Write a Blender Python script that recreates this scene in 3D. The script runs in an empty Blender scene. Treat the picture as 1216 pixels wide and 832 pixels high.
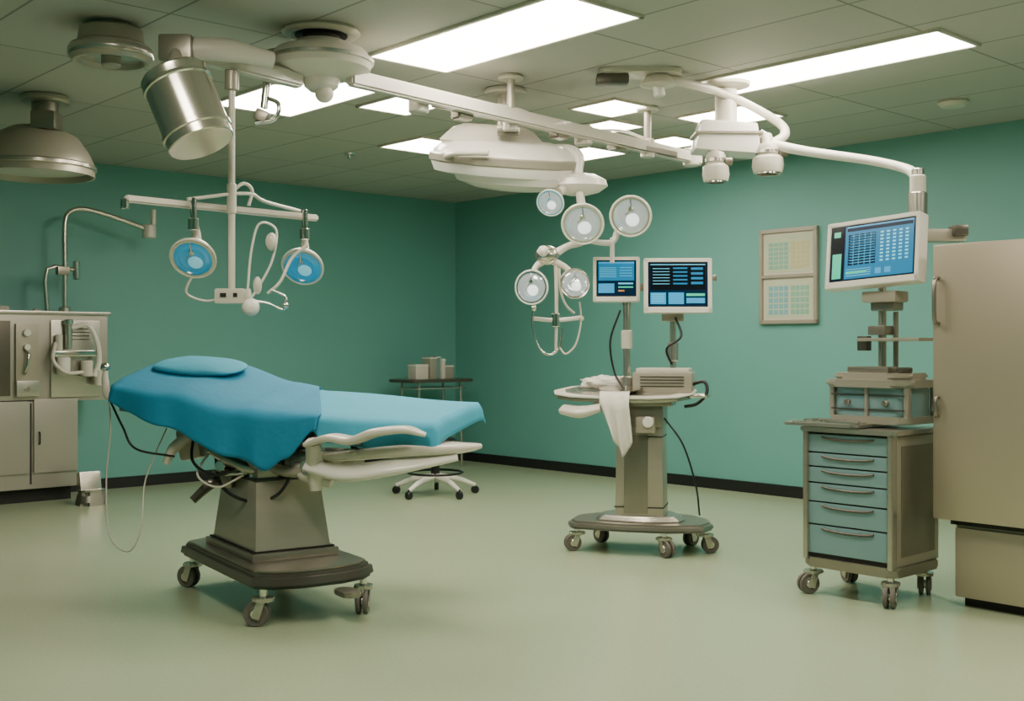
import bpy, bmesh, math, random
from mathutils import Vector, Matrix, Euler, noise
random.seed(7)
F=1360.0; H0=1.31; HY=412.0; CH=3.0
CX,CY=-0.66,13.4
U=Vector((.672,-.740)).normalized(); V=Vector((-.740,-.672)).normalized()
RZ=math.atan2(V.y,V.x)      # local x = v, y = u
TR=math.atan2(U.y,U.x)      # local x = u, -y = v   (right-wall aligned)
TL=math.atan2(-V.y,-V.x)    # local x = -v, -y = u  (left-wall aligned)
def W(px,py,d): return Vector(((px-608)/F*d, d, H0-(py-HY)/F*d))
def RM(v,u,z=0): return Vector((CX+v*V.x+u*U.x, CY+v*V.y+u*U.y, z))
S=bpy.context.scene; COL=S.collection
I4=Matrix.Identity(4)

# ---------------- materials ----------------
def lin(h):
    h=h.lstrip('#'); c=[int(h[i:i+2],16)/255 for i in (0,2,4)]
    return [x/12.92 if x<=.04045 else ((x+.055)/1.055)**2.4 for x in c]
def mat(name,col,rough=.5,metal=0,var=.08,scale=6,bump=0,bscale=60,coat=0,emis=0,ecol=None,trans=0,spec=.5,stretch=None):
    m=bpy.data.materials.new(name); m.use_nodes=True; nt=m.node_tree; b=nt.nodes['Principled BSDF']
    c=lin(col); tc=nt.nodes.new('ShaderNodeTexCoord'); nz=nt.nodes.new('ShaderNodeTexNoise')
    nz.inputs['Scale'].default_value=scale; nz.inputs['Detail'].default_value=4
    src=tc.outputs['Object']
    if stretch:
        mp=nt.nodes.new('ShaderNodeMapping'); mp.inputs['Scale'].default_value=stretch
        nt.links.new(src,mp.inputs[0]); src=mp.outputs[0]
    nt.links.new(src,nz.inputs['Vector'])
    mx=nt.nodes.new('ShaderNodeMix'); mx.data_type='RGBA'
    mx.inputs[6].default_value=[x*(1-var) for x in c]+[1]; mx.inputs[7].default_value=[min(1,x*(1+var)) for x in c]+[1]
    nt.links.new(nz.outputs['Fac'],mx.inputs[0]); nt.links.new(mx.outputs[2],b.inputs['Base Color'])
    b.inputs['Roughness'].default_value=rough; b.inputs['Metallic'].default_value=metal
    b.inputs['Coat Weight'].default_value=coat; b.inputs['Transmission Weight'].default_value=trans
    b.inputs['Specular IOR Level'].default_value=spec
    if bump:
        n2=nt.nodes.new('ShaderNodeTexNoise'); n2.inputs['Scale'].default_value=bscale
        nt.links.new(src,n2.inputs['Vector']); bp=nt.nodes.new('ShaderNodeBump'); bp.inputs['Strength'].default_value=bump
        bp.inputs['Distance'].default_value=.01
        nt.links.new(n2.outputs['Fac'],bp.inputs['Height']); nt.links.new(bp.outputs[0],b.inputs['Normal'])
    if emis:
        b.inputs['Emission Color'].default_value=lin(ecol or col)+[1]; b.inputs['Emission Strength'].default_value=emis
    return m
wallM=mat('wall_teal_paint','#65a39b',.5,var=.06,scale=1.5,bump=.05,bscale=120)
floorM=mat('floor_green_vinyl','#a3b192',.25,var=.10,scale=60,bump=.03,bscale=180,spec=.5)
baseM=mat('rubber_black','#141617',.5)
steel=mat('steel_warm','#bebaaf',.27,.85,var=.08,scale=3,stretch=(1,1,8))
steelB=mat('steel_brushed_body','#b0aa9c',.34,.58,var=.08,scale=3,stretch=(1,1,8))
steelD=mat('steel_dark','#979286',.3,.78,var=.1,scale=3)
gun=mat('gunmetal','#666158',.28,.65)
chrome=mat('chrome','#dedcd6',.12,1,var=.03)
satin=mat('satin_nickel','#cfcbc0',.2,.92,var=.04)
paintT=mat('taupe_enamel','#a9a59a',.34,.45,var=.06,scale=2)
paintC=mat('cabinet_taupe','#b2a895',.34,.55,var=.06,scale=1.2)
ivory=mat('ivory_plastic','#cfcabd',.3,var=.04,coat=.3)
ivoryD=mat('ivory_aged','#a7a192',.33,.3,var=.06)
white=mat('white_plastic','#e4e1d8',.28,var=.03,coat=.3)
black=mat('black_plastic','#101214',.35)
rubber=mat('grey_rubber','#66625b',.55)
dark=mat('dark_gap','#141412',.6)
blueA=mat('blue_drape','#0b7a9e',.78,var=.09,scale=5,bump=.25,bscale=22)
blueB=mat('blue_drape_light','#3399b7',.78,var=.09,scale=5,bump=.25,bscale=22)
tealD=mat('drawer_teal','#7b9da1',.36,.25,var=.05)
glassT=mat('glass_teal','#6f8f90',.1,0,coat=.6)
lensB=mat('lens_blue','#1f86ae',.08,coat=.9,emis=.35,ecol='#2696c2')
lensBi=mat('lens_blue_core','#86cade',.1,coat=.8,emis=.5,ecol='#7ccae2')
lensW=mat('lens_clear','#b3bdbf',.08,.35,coat=.9,emis=.25,ecol='#d6e6ea')
lensWi=mat('lens_clear_core','#eaf2f4',.15,coat=.8,emis=1.2,ecol='#eaf6fa')
towel=mat('towel_white','#d9d7cc',.8,bump=.3,bscale=30)
paper=mat('poster_paper','#b9c2a8',.7)
scrN=mat('screen_navy','#0a1c30',.15,emis=.35,ecol='#0c3050')
scrB=mat('screen_blue','#2d8fc0',.3,emis=.9,ecol='#1b7fb4')
scrM=mat('screen_mid_blue','#15608c',.2,emis=.7,ecol='#1480b0')
scrC=mat('screen_cyan','#5fc4dc',.3,emis=1.0,ecol='#48b4d8')
scrG=mat('screen_green','#2fb08c',.3,emis=.9,ecol='#22b090')
scrK=mat('screen_black','#0b1016',.15,emis=.15,ecol='#162230')
scrO=mat('screen_amber','#c08a4a',.4,emis=.6,ecol='#c08a4a')
pGreen=mat('poster_green','#7fb19c',.7); pYel=mat('poster_yellow','#bdb98a',.7); pBlu=mat('poster_blue','#73aab2',.7)
lightM=mat('light_diffuser','#fffdf6',.6,emis=23,ecol='#fff3e0')
def ceilmat():
    m=bpy.data.materials.new('ceiling_tiles'); m.use_nodes=True; nt=m.node_tree; b=nt.nodes['Principled BSDF']
    tc=nt.nodes.new('ShaderNodeTexCoord'); mp=nt.nodes.new('ShaderNodeMapping')
    mp.inputs['Location'].default_value=(-.5,-.1,0)
    br=nt.nodes.new('ShaderNodeTexBrick'); br.offset=0; br.inputs['Scale'].default_value=1
    br.inputs['Brick Width'].default_value=.6; br.inputs['Row Height'].default_value=1.2
    br.inputs['Mortar Size'].default_value=.008; br.inputs['Mortar Smooth'].default_value=.2
    br.inputs['Color1'].default_value=lin('#b3b5ad')+[1]; br.inputs['Color2'].default_value=lin('#abada5')+[1]
    br.inputs['Mortar'].default_value=lin('#787b73')+[1]
    nt.links.new(tc.outputs['Object'],mp.inputs[0]); nt.links.new(mp.outputs[0],br.inputs[0])
    nz=nt.nodes.new('ShaderNodeTexNoise'); nz.inputs['Scale'].default_value=90
    nt.links.new(mp.outputs[0],nz.inputs['Vector'])
    bp=nt.nodes.new('ShaderNodeBump'); bp.inputs['Strength'].default_value=.15; bp.inputs['Distance'].default_value=.01
    nt.links.new(nz.outputs['Fac'],bp.inputs['Height']); nt.links.new(bp.outputs[0],b.inputs['Normal'])
    nt.links.new(br.outputs['Color'],b.inputs['Base Color']); b.inputs['Roughness'].default_value=.6
    return m
ceilM=ceilmat()

# ---------------- geometry helpers ----------------
def mk(name,bm,m,smooth=40):
    bmesh.ops.recalc_face_normals(bm,faces=bm.faces[:])
    me=bpy.data.meshes.new(name); bm.to_mesh(me); bm.free()
    if m: me.materials.append(m)
    if smooth:
        for p in me.polygons: p.use_smooth=True
        me.set_sharp_from_angle(angle=math.radians(smooth))
    o=bpy.data.objects.new(name,me); COL.objects.link(o); return o
class G:
    def __init__(s,name,loc=(0,0,0),rz=0):
        s.e=bpy.data.objects.new(name,None); s.e.empty_display_size=.1; COL.objects.link(s.e)
        s.e.location=loc; s.e.rotation_euler=(0,0,rz)
        s.M=Matrix.Translation(Vector(loc))@Matrix.Rotation(rz,4,'Z'); s.inv=s.M.inverted()
    def w(s,px,py,d): return s.inv@W(px,py,d)
    def ry(s,px,py,yp):
        o=s.inv@Vector((0,0,H0)); d=(s.inv.to_3x3()@W(px,py,1).__sub__(Vector((0,0,H0))))
        t=(yp-o.y)/d.y; return o+d*t
    def add(s,name,bm,m,smooth=40,mt=None):
        if mt is not None: bm.transform(mt)
        o=mk(name,bm,m,smooth); o.parent=s.e; return o
    def box(s,name,c,sz,m,bev=.006,rot=(0,0,0),mt=None,taper=None):
        bm=bmesh.new(); bmesh.ops.create_cube(bm,size=1)
        for v in bm.verts:
            if taper and v.co.z>0: v.co.x*=taper[0]; v.co.y*=taper[1]
            v.co=Vector((v.co.x*sz[0],v.co.y*sz[1],v.co.z*sz[2]))
        if bev: bmesh.ops.bevel(bm,geom=bm.edges[:],offset=min(bev,min(sz)*.45),segments=2,profile=.7,affect='EDGES')
        T=Matrix.Translation(Vector(c))@Euler(rot).to_matrix().to_4x4()
        return s.add(name,bm,m,40,(mt@T) if mt is not None else T)
    def boxes(s,name,lst,m,bev=0,mt=None):
        bm=bmesh.new()
        for c,sz in lst:
            r=bmesh.ops.create_cube(bm,size=1)
            for v in r['verts']: v.co=Vector((v.co.x*sz[0]+c[0],v.co.y*sz[1]+c[1],v.co.z*sz[2]+c[2]))
        if bev: bmesh.ops.bevel(bm,geom=bm.edges[:],offset=bev,segments=2,affect='EDGES')
        return s.add(name,bm,m,40,mt)
    def lathe(s,name,prof,m,c=(0,0,0),d=(0,0,1),seg=36,sc=(1,1),mt=None,roll=0):
        bm=bmesh.new(); rings=[]
        for r,z in prof:
            if r<1e-5: rings.append([bm.verts.new((0,0,z))])
            else: rings.append([bm.verts.new((r*sc[0]*math.cos(2*math.pi*i/seg+roll),r*sc[1]*math.sin(2*math.pi*i/seg+roll),z)) for i in range(seg)])
        for a,b in zip(rings,rings[1:]):
            for i in range(seg):
                j=(i+1)%seg
                if len(a)==1 and len(b)==1: break
                if len(a)==1: bm.faces.new((a[0],b[i],b[j]))
                elif len(b)==1: bm.faces.new((a[i],a[j],b[0]))
                else: bm.faces.new((a[i],a[j],b[j],b[i]))
        if len(rings[0])>1: bm.faces.new(rings[0])
        if len(rings[-1])>1: bm.faces.new(rings[-1])
        T=Matrix.Translation(Vector(c))@Vector(d).to_track_quat('Z','Y').to_matrix().to_4x4()
        return s.add(name,bm,m,35,(mt@T) if mt is not None else T)
    def cyl(s,name,a,b,r,m,r2=None,seg=24,bev=None,mt=None):
        a=Vector(a); b=Vector(b); L=(b-a).length; r2=r if r2 is None else r2
        e=bev if bev is not None else min(r,r2)*.15
        e=min(e,L*.3)
        return s.lathe(name,[(0,0),(r-e,0),(r,e),(r2,L-e),(r2-e,L),(0,L)],m,a,(b-a),seg,mt=mt)
    def beam(s,name,a,b,w,h,m,bev=.008):
        a=Vector(a); b=Vector(b); d=b-a
        bm=bmesh.new(); bmesh.ops.create_cube(bm,size=1)
        for v in bm.verts: v.co=Vector((v.co.x*w,v.co.y*h,v.co.z*d.length))
        bmesh.ops.bevel(bm,geom=bm.edges[:],offset=bev,segments=2,affect='EDGES')
        z=d.normalized(); x=z.cross(Vector((0,0,1)))
        x=x.normalized() if x.length>1e-3 else Vector((1,0,0)); y=z.cross(x)
        R=Matrix((x,y,z)).transposed().to_4x4()
        return s.add(name,bm,m,40,Matrix.Translation((a+b)/2)@R)
    def ball(s,name,c,r,m,sc=(1,1,1),mt=None,rot=(0,0,0)):
        bm=bmesh.new(); bmesh.ops.create_uvsphere(bm,u_segments=24,v_segments=14,radius=r)
        for v in bm.verts: v.co=Vector((v.co.x*sc[0],v.co.y*sc[1],v.co.z*sc[2]))
        T=Matrix.Translation(Vector(c))@Euler(rot).to_matrix().to_4x4()
        return s.add(name,bm,m,60,(mt@T) if mt is not None else T)
    def tube(s,name,pts,r,m,n=8,seg=10,flat=None,wdir=None,mt=None):
        P=[Vector(p) for p in pts]; R=r if isinstance(r,(list,tuple)) else [r]*len(P)
        pp=[];rr=[]
        if len(P)==2 or n==1: pp,rr=P,list(R)
        else:
            for i in range(len(P)-1):
                p0=P[i-1] if i else P[0]*2-P[1]; p1,p2=P[i],P[i+1]; p3=P[i+2] if i+2<len(P) else P[-1]*2-P[-2]
                for k in range(n):
                    t=k/n; pp.append(.5*((2*p1)+(-p0+p2)*t+(2*p0-5*p1+4*p2-p3)*t*t+(-p0+3*p1-3*p2+p3)*t**3)); rr.append(R[i]*(1-t)+R[i+1]*t)
            pp.append(P[-1]); rr.append(R[-1])
        bm=bmesh.new(); rings=[]; nrm=None
        for i,p in enumerate(pp):
            t=(pp[min(i+1,len(pp)-1)]-pp[max(i-1,0)]).normalized()
            if wdir is not None: nrm=Vector(wdir); nrm=(nrm-t*nrm.dot(t)).normalized()
            elif nrm is None:
                nrm=t.orthogonal().normalized()
            else: nrm=(nrm-t*nrm.dot(t)).normalized()
            b=t.cross(nrm); fl=flat if flat else 1
            ring=[]
            for k in range(seg):
                a=2*math.pi*k/seg; ca,sa=math.cos(a),math.sin(a)
                if flat: ca=math.copysign(abs(ca)**.6,ca); sa=math.copysign(abs(sa)**.6,sa)
                ring.append(bm.verts.new(p+nrm*ca*rr[i]+b*sa*rr[i]*fl))
            rings.append(ring)
        for a,b in zip(rings,rings[1:]):
            for k in range(seg):
                j=(k+1)%seg; bm.faces.new((a[k],a[j],b[j],b[k]))
        bm.faces.new(rings[0]); bm.faces.new(rings[-1])
        return s.add(name,bm,m,50,mt)
    def prism(s,name,pts,z0,z1,m,bev=.01,mt=None,inset=0):
        bm=bmesh.new(); n=len(pts); cx=sum(p[0] for p in pts)/n; cy=sum(p[1] for p in pts)/n
        a=[bm.verts.new((p[0],p[1],z0)) for p in pts]
        b=[bm.verts.new((cx+(p[0]-cx)*(1-inset),cy+(p[1]-cy)*(1-inset),z1)) for p in pts]
        bm.faces.new(a); bm.faces.new(b)
        for i in range(n):
            j=(i+1)%n; bm.faces.new((a[i],a[j],b[j],b[i]))
        if bev:
            ed=[e for e in bm.edges if abs(e.verts[0].co.z-e.verts[1].co.z)<1e-6]
            bmesh.ops.bevel(bm,geom=ed,offset=bev,segments=2,affect='EDGES')
        return s.add(name,bm,m,30,mt)
def rrect(w,h,r,n=6,cx=0,cy=0):
    out=[]
    for sx,sy,a0 in ((1,1,0),(-1,1,90),(-1,-1,180),(1,-1,270)):
        for k in range(n+1):
            a=math.radians(a0+90*k/n); out.append((cx+sx*(w/2-r)+r*math.cos(a),cy+sy*(h/2-r)+r*math.sin(a)))
    return out
def caster(g,tag,x,y,r,ztop,yaw=0,mt=None):
    T=(mt if mt is not None else I4)@Matrix.Translation((x,y,0))@Matrix.Rotation(yaw,4,'Z')
    for k,o in enumerate((-.018,.018)):
        g.lathe('wheel_%s_%d'%(tag,k),[(0,-.011),(r*.5,-.012),(r*.6,-.008),(r*.94,-.011),(r,-.005),(r,.005),(r*.94,.011),(r*.6,.008),(r*.5,.012),(0,.011)],rubber,(0.03,o,r),(0,1,0),24,mt=T)
    g.cyl('wheel_hub_'+tag,(.03,-.036,r),(.03,.036,r),r*.42,chrome,mt=T)
    for k,o in enumerate((-.034,.034)):
        g.box('fork_%s_%d'%(tag,k),(.016,o,r*1.35),(.04,.006,r*1.5),steel,.003,(0,-.3,0),mt=T)
    g.prism('fork_crown_'+tag,rrect(.1,.09,.03),r*1.95,r*2.25,steel,.006,mt=T)
    g.cyl('caster_stem_'+tag,(0,0,r*2.2),(0,0,ztop),.018,chrome,mt=T)
def surg(g,tag,c,d,r,lens,core,body=ivory):
    c=Vector(c); d=Vector(d).normalized()
    g.lathe('lamp_housing_'+tag,[(0,-.55*r),(.3*r,-.53*r),(.62*r,-.4*r),(.9*r,-.15*r),(r,.02*r),(1.03*r,.14*r),(.98*r,.19*r),(.92*r,.16*r),(.9*r,.06*r),(0,.04*r)],body,c,d)
    g.lathe('lamp_ring_'+tag,[(.93*r,.10*r),(.92*r,.17*r),(.84*r,.17*r),(.84*r,.07*r)],chrome,c,d)
    g.lathe('lamp_lens_'+tag,[(.86*r,.08*r),(.84*r,.11*r),(.72*r,.145*r),(.70*r,.135*r),(.54*r,.17*r),(.52*r,.16*r),(.3*r,.19*r),(0,.2*r)],lens,c,d)
    up=Vector((0,0,1)); up=(up-d*up.dot(d)).normalized(); sd=d.cross(up)
    g.lathe('lamp_core_'+tag,[(.34*r,0),(.31*r,.03*r),(.18*r,.05*r),(0,.055*r)],core,c+d*.165*r-up*.16*r-sd*.08*r,d,24)
    g.cyl('lamp_bulb_'+tag,c+d*.15*r+up*.34*r,c+d*.26*r+up*.34*r,.12*r,chrome)
    g.tube('lamp_bulb_stay_'+tag,[c+d*.17*r+up*.84*r,c+d*.25*r+up*.34*r,c+d*.23*r+up*.1*r+sd*.25*r],.03*r,chrome,n=2)
def screen(g,tag,w,h,mt,frame,ui,depth=.06,bz=.022):
    g.box('monitor_case_'+tag,(0,0,0),(w,depth,h),frame,.012,mt=mt)
    g.box('monitor_back_'+tag,(0,depth*.7,0),(w*.7,depth*.8,h*.7),frame,.015,mt=mt)
    g.boxes('monitor_bezel_'+tag,[((0,-depth/2-.004,h/2-bz/2),(w-.004,.012,bz)),((0,-depth/2-.004,-h/2+bz*.75),(w-.004,.012,bz*1.5)),((-w/2+bz/2,-depth/2-.004,0),(bz,.012,h-.004)),((w/2-bz/2,-depth/2-.004,0),(bz,.012,h-.004))],frame,.003,mt=mt)
    sw,sh=w-2*bz,h-2.5*bz; z0=bz*.25
    g.boxes('monitor_gasket_'+tag,[((0,-depth/2-.0015,z0),(sw+.002,.003,sh+.002))],scrK,0,mt=mt)
    g.box('monitor_screen_'+tag,(0,-depth/2-.002,z0),(sw-.012,.004,sh-.012),scrN,0,mt=mt)
    for k,(mm,rects) in enumerate(ui):
        g.boxes('screen_graphic_%s_%d'%(tag,k),[(((x0+x1)/2*sw-sw/2,-depth/2-.0045,z0+sh/2-(y0+y1)/2*sh),((x1-x0)*sw,.003+.0004*k,(y1-y0)*sh)) for x0,y0,x1,y1 in rects],mm,0,mt=mt)

# ---------------- room ----------------
RU,RV=12.6,10.2
def rbox(name,v0,v1,u0,u1,z0,z1,m):
    bm=bmesh.new(); bmesh.ops.create_cube(bm,size=1)
    for q in bm.verts: q.co=Vector(((v0+v1)/2+q.co.x*(v1-v0),(u0+u1)/2+q.co.y*(u1-u0),(z0+z1)/2+q.co.z*(z1-z0)))
    o=mk(name,bm,m,0); o.location=(CX,CY,0); o.rotation_euler=(0,0,RZ); return o
rbox('floor',-.1,RV+.1,-.1,RU+.1,-.1,0,floorM)
rbox('ceiling',-.1,RV+.1,-.1,RU+.1,CH,CH+.1,ceilM)
rbox('wall_right',-.1,0,-.1,RU+.1,0,CH,wallM)
rbox('wall_left',0,RV,-.1,0,0,CH,wallM)
rbox('wall_back',RV,RV+.1,-.1,RU+.1,0,CH,wallM)
rbox('wall_front',0,RV,RU,RU+.1,0,CH,wallM)
rbox('baseboard_right',0,.018,0,RU,0,.1,baseM)
rbox('baseboard_left',0,RV,0,.018,0,.1,baseM)
rbox('baseboard_back',RV-.018,RV,0,RU,0,.1,baseM)
rbox('baseboard_front',0,RV,RU-.018,RU,0,.1,baseM)
g=G('trim_1',(CX,CY,0),RZ)
pts=[(.018,.018)]+[(.018+.25*(1-math.sin(a)),.018+.25*(1-math.cos(a))) for a in [math.pi/2*k/10 for k in range(11)]]
g.prism('cove',pts,0,.1,baseM,0)
panels=[(4.1,4.7,4.9,6.5),(2.3,2.78,5.7,7.4),(4.1,4.75,3.1,4.3),(3.5,3.95,3.7,4.2),(2.35,2.8,4.65,5.1),(1.45,2.0,4.95,5.55),
 (2.3,2.9,2.5,3.1),(1.1,1.6,3.1,3.7),(1.0,1.45,4.0,4.5),(1.9,2.3,4.1,4.6),
 (4.1,4.7,8.2,9.8),(2.3,2.9,8.9,10.5),(6.5,7.1,6.0,7.6)]  # unseen panels outside the view, added as fill light
for v0,v1,u0,u1 in panels:
    c=RM((v0+v1)/2,(u0+u1)/2,CH); g=G('ceiling_light_panel',c,RZ); a,b=v1-v0,u1-u0
    g.box('diffuser',(0,0,-.006),(a-.04,b-.04,.008),lightM,0)
    g.boxes('frame',[((-a/2+.01,0,-.008),(.022,b,.016)),((a/2-.01,0,-.008),(.022,b,.016)),((0,-b/2+.01,-.008),(a,.022,.016)),((0,b/2-.01,-.008),(a,.022,.016))],ivory)

# ---------------- operating table ----------------
tr=math.atan2(-.28,.96)
g=G('operating_table',(-1.2,6.1,0),tr)
def lerp(tab,x):
    if x<=tab[0][0]: return tab[0][1]
    for (a,b),(c,d) in zip(tab,tab[1:]):
        if x<=c:
            t=(x-a)/(c-a); t=t*t*(3-2*t); return b+(d-b)*t
    return tab[-1][1]
TOP=[(-.92,1.14),(-.5,1.12),(-.1,1.03),(.1,1.01),(.98,.975)]
ROLL=[(-.92,.24),(-.4,.22),(.1,.15),(.98,.10)]
HWN=[(-.95,.16),(-.86,.25),(-.6,.31),(.98,.34)]
HWF=[(-.95,.20),(-.88,.27),(-.6,.32),(.98,.32)]
def zt_(x,y): return lerp(TOP,x)+lerp(ROLL,x)*y
def sheet(name,x0,x1,dn,df,m,off,nx=110,endA=.0,endB=.0,seed=0,skew=0):
    bm=bmesh.new(); rows=[]
    xs=[x0+(x1-x0)*i/nx for i in range(nx+1)]
    ext=[]
    if endA: ext=[(x0-.012-.004*k,-endA*k/4) for k in range(4,0,-1)]
    cols=ext+[(x,0) for x in xs]
    if endB: cols+=[(x1+.012+.004*k,-endB*k/4) for k in range(1,5)]
    for x,dz in cols:
        row=[]; hn=lerp(HWN,x); hf=lerp(HWF,x); q=max(0,min(1,(x-x0)/(x1-x0)))
        Dn,Df=max(.01,lerp(dn,x)+dz),max(.01,lerp(df,x)+dz); ND=12; NT=18
        amp=min(1,Dn/.15)
        def wob(k,s): return (.014+math.sin(x*19+seed+s)*.010+math.sin(x*33+s*2+seed)*.004+noise.noise(Vector((x*4,s,seed)))*.006)*k*amp
        hem=.006*math.sin(x*17+seed)
        for k in range(ND,0,-1):
            kk=k/ND; sk_=math.sqrt(kk)
            row.append(Vector((x+(wob(kk,5)-.014*kk*amp)*.4,-(hn+.014+.02*sk_*amp+.10*kk*Dn+off)-max(0,wob(kk,1)),zt_(x,-hn)+off+dz-.008-(Dn+hem*amp)*kk)))
        for k in range(NT+1):
            y=-hn+(hn+hf)*k/NT; e=min(k,NT-k)/NT
            xx=x+skew*(y+hn)*q**2
            z=zt_(xx,y)+off+dz+.004*noise.noise(Vector((xx*3,y*4,seed)))+.008*min(1,e*7)
            row.append(Vector((xx,y,z)))
        xx=x+skew*(hf+hn)*q**2
        for k in range(1,ND+1):
            kk=k/ND; row.append(Vector((xx,hf+.018+.02*kk+off+wob(kk,9)*.5,zt_(xx,hf)+off+dz-.012-Df*kk)))
        rows.append([bm.verts.new(p) for p in row])
    for a,b in zip(rows,rows[1:]):
        for i in range(len(a)-1): bm.faces.new((a[i],a[i+1],b[i+1],b[i]))
    o=g.add(name,bm,m,0)
    for p in o.data.polygons: p.use_smooth=True
    sd=o.modifiers.new('s','SOLIDIFY'); sd.thickness=.006; sd.offset=1
    return o
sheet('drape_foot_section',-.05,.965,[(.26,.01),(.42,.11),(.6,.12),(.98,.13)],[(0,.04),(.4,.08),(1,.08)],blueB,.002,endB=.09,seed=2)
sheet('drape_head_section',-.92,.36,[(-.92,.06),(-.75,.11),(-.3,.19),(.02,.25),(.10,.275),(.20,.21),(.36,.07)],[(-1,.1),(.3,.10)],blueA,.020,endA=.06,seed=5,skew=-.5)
def slab(name,x0,x1,dz0,dz1,hw,m):
    bm=bmesh.new(); N=24; A=[]
    for i in range(N+1):
        x=x0+(x1-x0)*i/N; n=min(hw,lerp(HWN,x)-.005); f=min(hw,lerp(HWF,x)-.005)
        A.append([bm.verts.new((x,-n,zt_(x,-n)+dz0)),bm.verts.new((x,f,zt_(x,f)+dz0)),bm.verts.new((x,f,zt_(x,f)+dz1)),bm.verts.new((x,-n,zt_(x,-n)+dz1))])
    for a,b in zip(A,A[1:]):
        for k in range(4): bm.faces.new((a[k],a[(k+1)%4],b[(k+1)%4],b[k]))
    bm.faces.new(A[0]); bm.faces.new(A[-1][::-1]); return g.add(name,bm,m,40)
slab('mattress',-.9,.94,-.07,-.010,.31,black)
slab('top_frame',-.86,.93,-.11,-.072,.28,steelD)
for k,y in enumerate((-.30,.31)):
    zz=.80 if y<0 else .87
    g.beam('side_rail_%d'%k,(-.2,y,zz+.01),(.8,y,zz),.03,.012,chrome,.003)
    for j,x in enumerate((-.1,.28,.7)): g.box('rail_bracket_%d%d'%(k,j),(x,y*.86,zz+.02),(.04,.07,.06),steel)
g.box('cross_member',(-.05,0,.86),(.6,.5,.06),steelD)
g.box('foot_cross_member',(.6,0,.85),(.3,.5,.045),steelD)
bm=bmesh.new(); bmesh.ops.create_uvsphere(bm,u_segments=40,v_segments=20,radius=1)
for v in bm.verts:
    x,y,z=v.co; ex=math.copysign(abs(x)**.75,x); ey=math.copysign(abs(y)**.75,y)
    v.co=Vector((ex*.27,ey*.16,z*.036*(1-.25*x*x)+.004*noise.noise(Vector((x*2,y*2,z)))))
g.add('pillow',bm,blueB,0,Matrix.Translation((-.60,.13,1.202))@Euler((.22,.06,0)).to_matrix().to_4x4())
for p in bpy.data.objects['pillow'].data.polygons: p.use_smooth=True
# base
br=math.atan2(-.835,.55)-tr
bc=g.inv@Vector((-1.25,5.98,0)); BM=Matrix.Translation(bc)@Matrix.Rotation(br,4,'Z')
out=[(-.6,-.2),(-.54,-.32),(.54,-.32),(.62,-.24),(.66,-.1),(.66,.1),(.62,.24),(.54,.32),(-.54,.32),(-.6,.2)]
g.prism('base_deck',out,.175,.245,gun,.018,mt=BM,inset=.03)
g.prism('base_deck_top',[(x*.93,y*.9) for x,y in out],.245,.256,steelD,.004,mt=BM)
g.box('column_foot',(-.03,0,.275),(.7,.46,.04),steelD,.01,mt=BM)
g.box('column_body',(-.03,0,.46),(.64,.41,.38),steelB,.02,mt=BM,taper=(.76,.84))
g.box('column_shroud',(-.03,0,.67),(.46,.32,.08),steelB,.015,mt=BM)
g.box('column_head',(-.05,0,.745),(.5,.35,.09),ivoryD,.02,mt=BM)
g.box('column_neck',(-.05,0,.81),(.3,.26,.08),steelD,.01,mt=BM)
g.box('column_collar',(-.03,0,.645),(.5,.35,.016),black,.006,mt=BM)
g.boxes('column_seams',[((-.03,0,.30),(.655,.43,.006))],dark,mt=BM)
for k,(x,y) in enumerate(((.54,-.26),(.54,.26),(-.5,-.26),(-.5,.26))):
    caster(g,str(k),x,y,.06,.19,yaw=[-2.2,-.6,-2.6,.5][k],mt=BM)
g.prism('brake_pedal',rrect(.16,.09,.03),.13,.155,steelD,.006,mt=BM@Matrix.Translation((.7,.1,0)))
g.tube('actuator_arm_1',[(-.1,-.26,.76),(.15,-.33,.69),(.35,-.36,.71),(.5,-.31,.79)],[.02,.026,.03,.025],ivoryD)
g.tube('actuator_arm_2',[(.1,-.2,.76),(.28,-.35,.68),(.44,-.38,.64)],[.03,.038,.02],ivory)
g.tube('actuator_arm_3',[(-.3,-.25,.78),(-.16,-.30,.73),(.0,-.32,.69),(.12,-.28,.72)],[.03,.03,.03,.02],steel)
g.box('release_housing',(-.47,-.16,.80),(.13,.1,.17),ivoryD,.03,(0,-.2,0))
g.tube('release_lever',[(-.44,-.2,.86),(-.52,-.26,.78),(-.56,-.27,.70)],[.03,.03,.018],ivory)
g.box('lever_block',(-.42,-.14,.91),(.2,.16,.08),steelD,.02)
g.tube('foot_lever',[(-.22,-.15,.66),(-.3,-.26,.6),(-.37,-.32,.52)],[.02,.045,.035],gun,flat=.5)
g.box('foot_lever_pivot',(-.24,-.2,.63),(.12,.12,.1),steelD,.02)
g.tube('hydraulic_hose_1',[(-.30,-.22,.78),(-.2,-.32,.60),(-.02,-.34,.53),(.14,-.35,.58),(.2,-.29,.72)],.009,black)
g.tube('hydraulic_hose_2',[(-.3,-.25,.78),(-.33,-.34,.66),(-.2,-.36,.60),(-.08,-.31,.66)],.006,ivory)
g.tube('hydraulic_hose_3',[(-.44,-.2,.84),(-.36,-.33,.72),(-.22,-.35,.66),(-.1,-.30,.70)],.008,black)
g.tube('linkage_bar_1',[(-.2,-.28,.66),(.26,-.33,.70)],.014,chrome,n=1); g.tube('linkage_bar_2',[(.0,-.27,.62),(.38,-.31,.76)],.016,steel,n=1)
g.cyl('pivot_knob_1',(.0,-.34,.66),(.0,-.2,.66),.035,chrome)
g.cyl('pivot_knob_2',(.32,-.40,.72),(.32,-.27,.72),.045,steel)
g.cyl('pivot_knob_3',(-.22,-.31,.70),(-.22,-.2,.70),.03,chrome)
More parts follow.
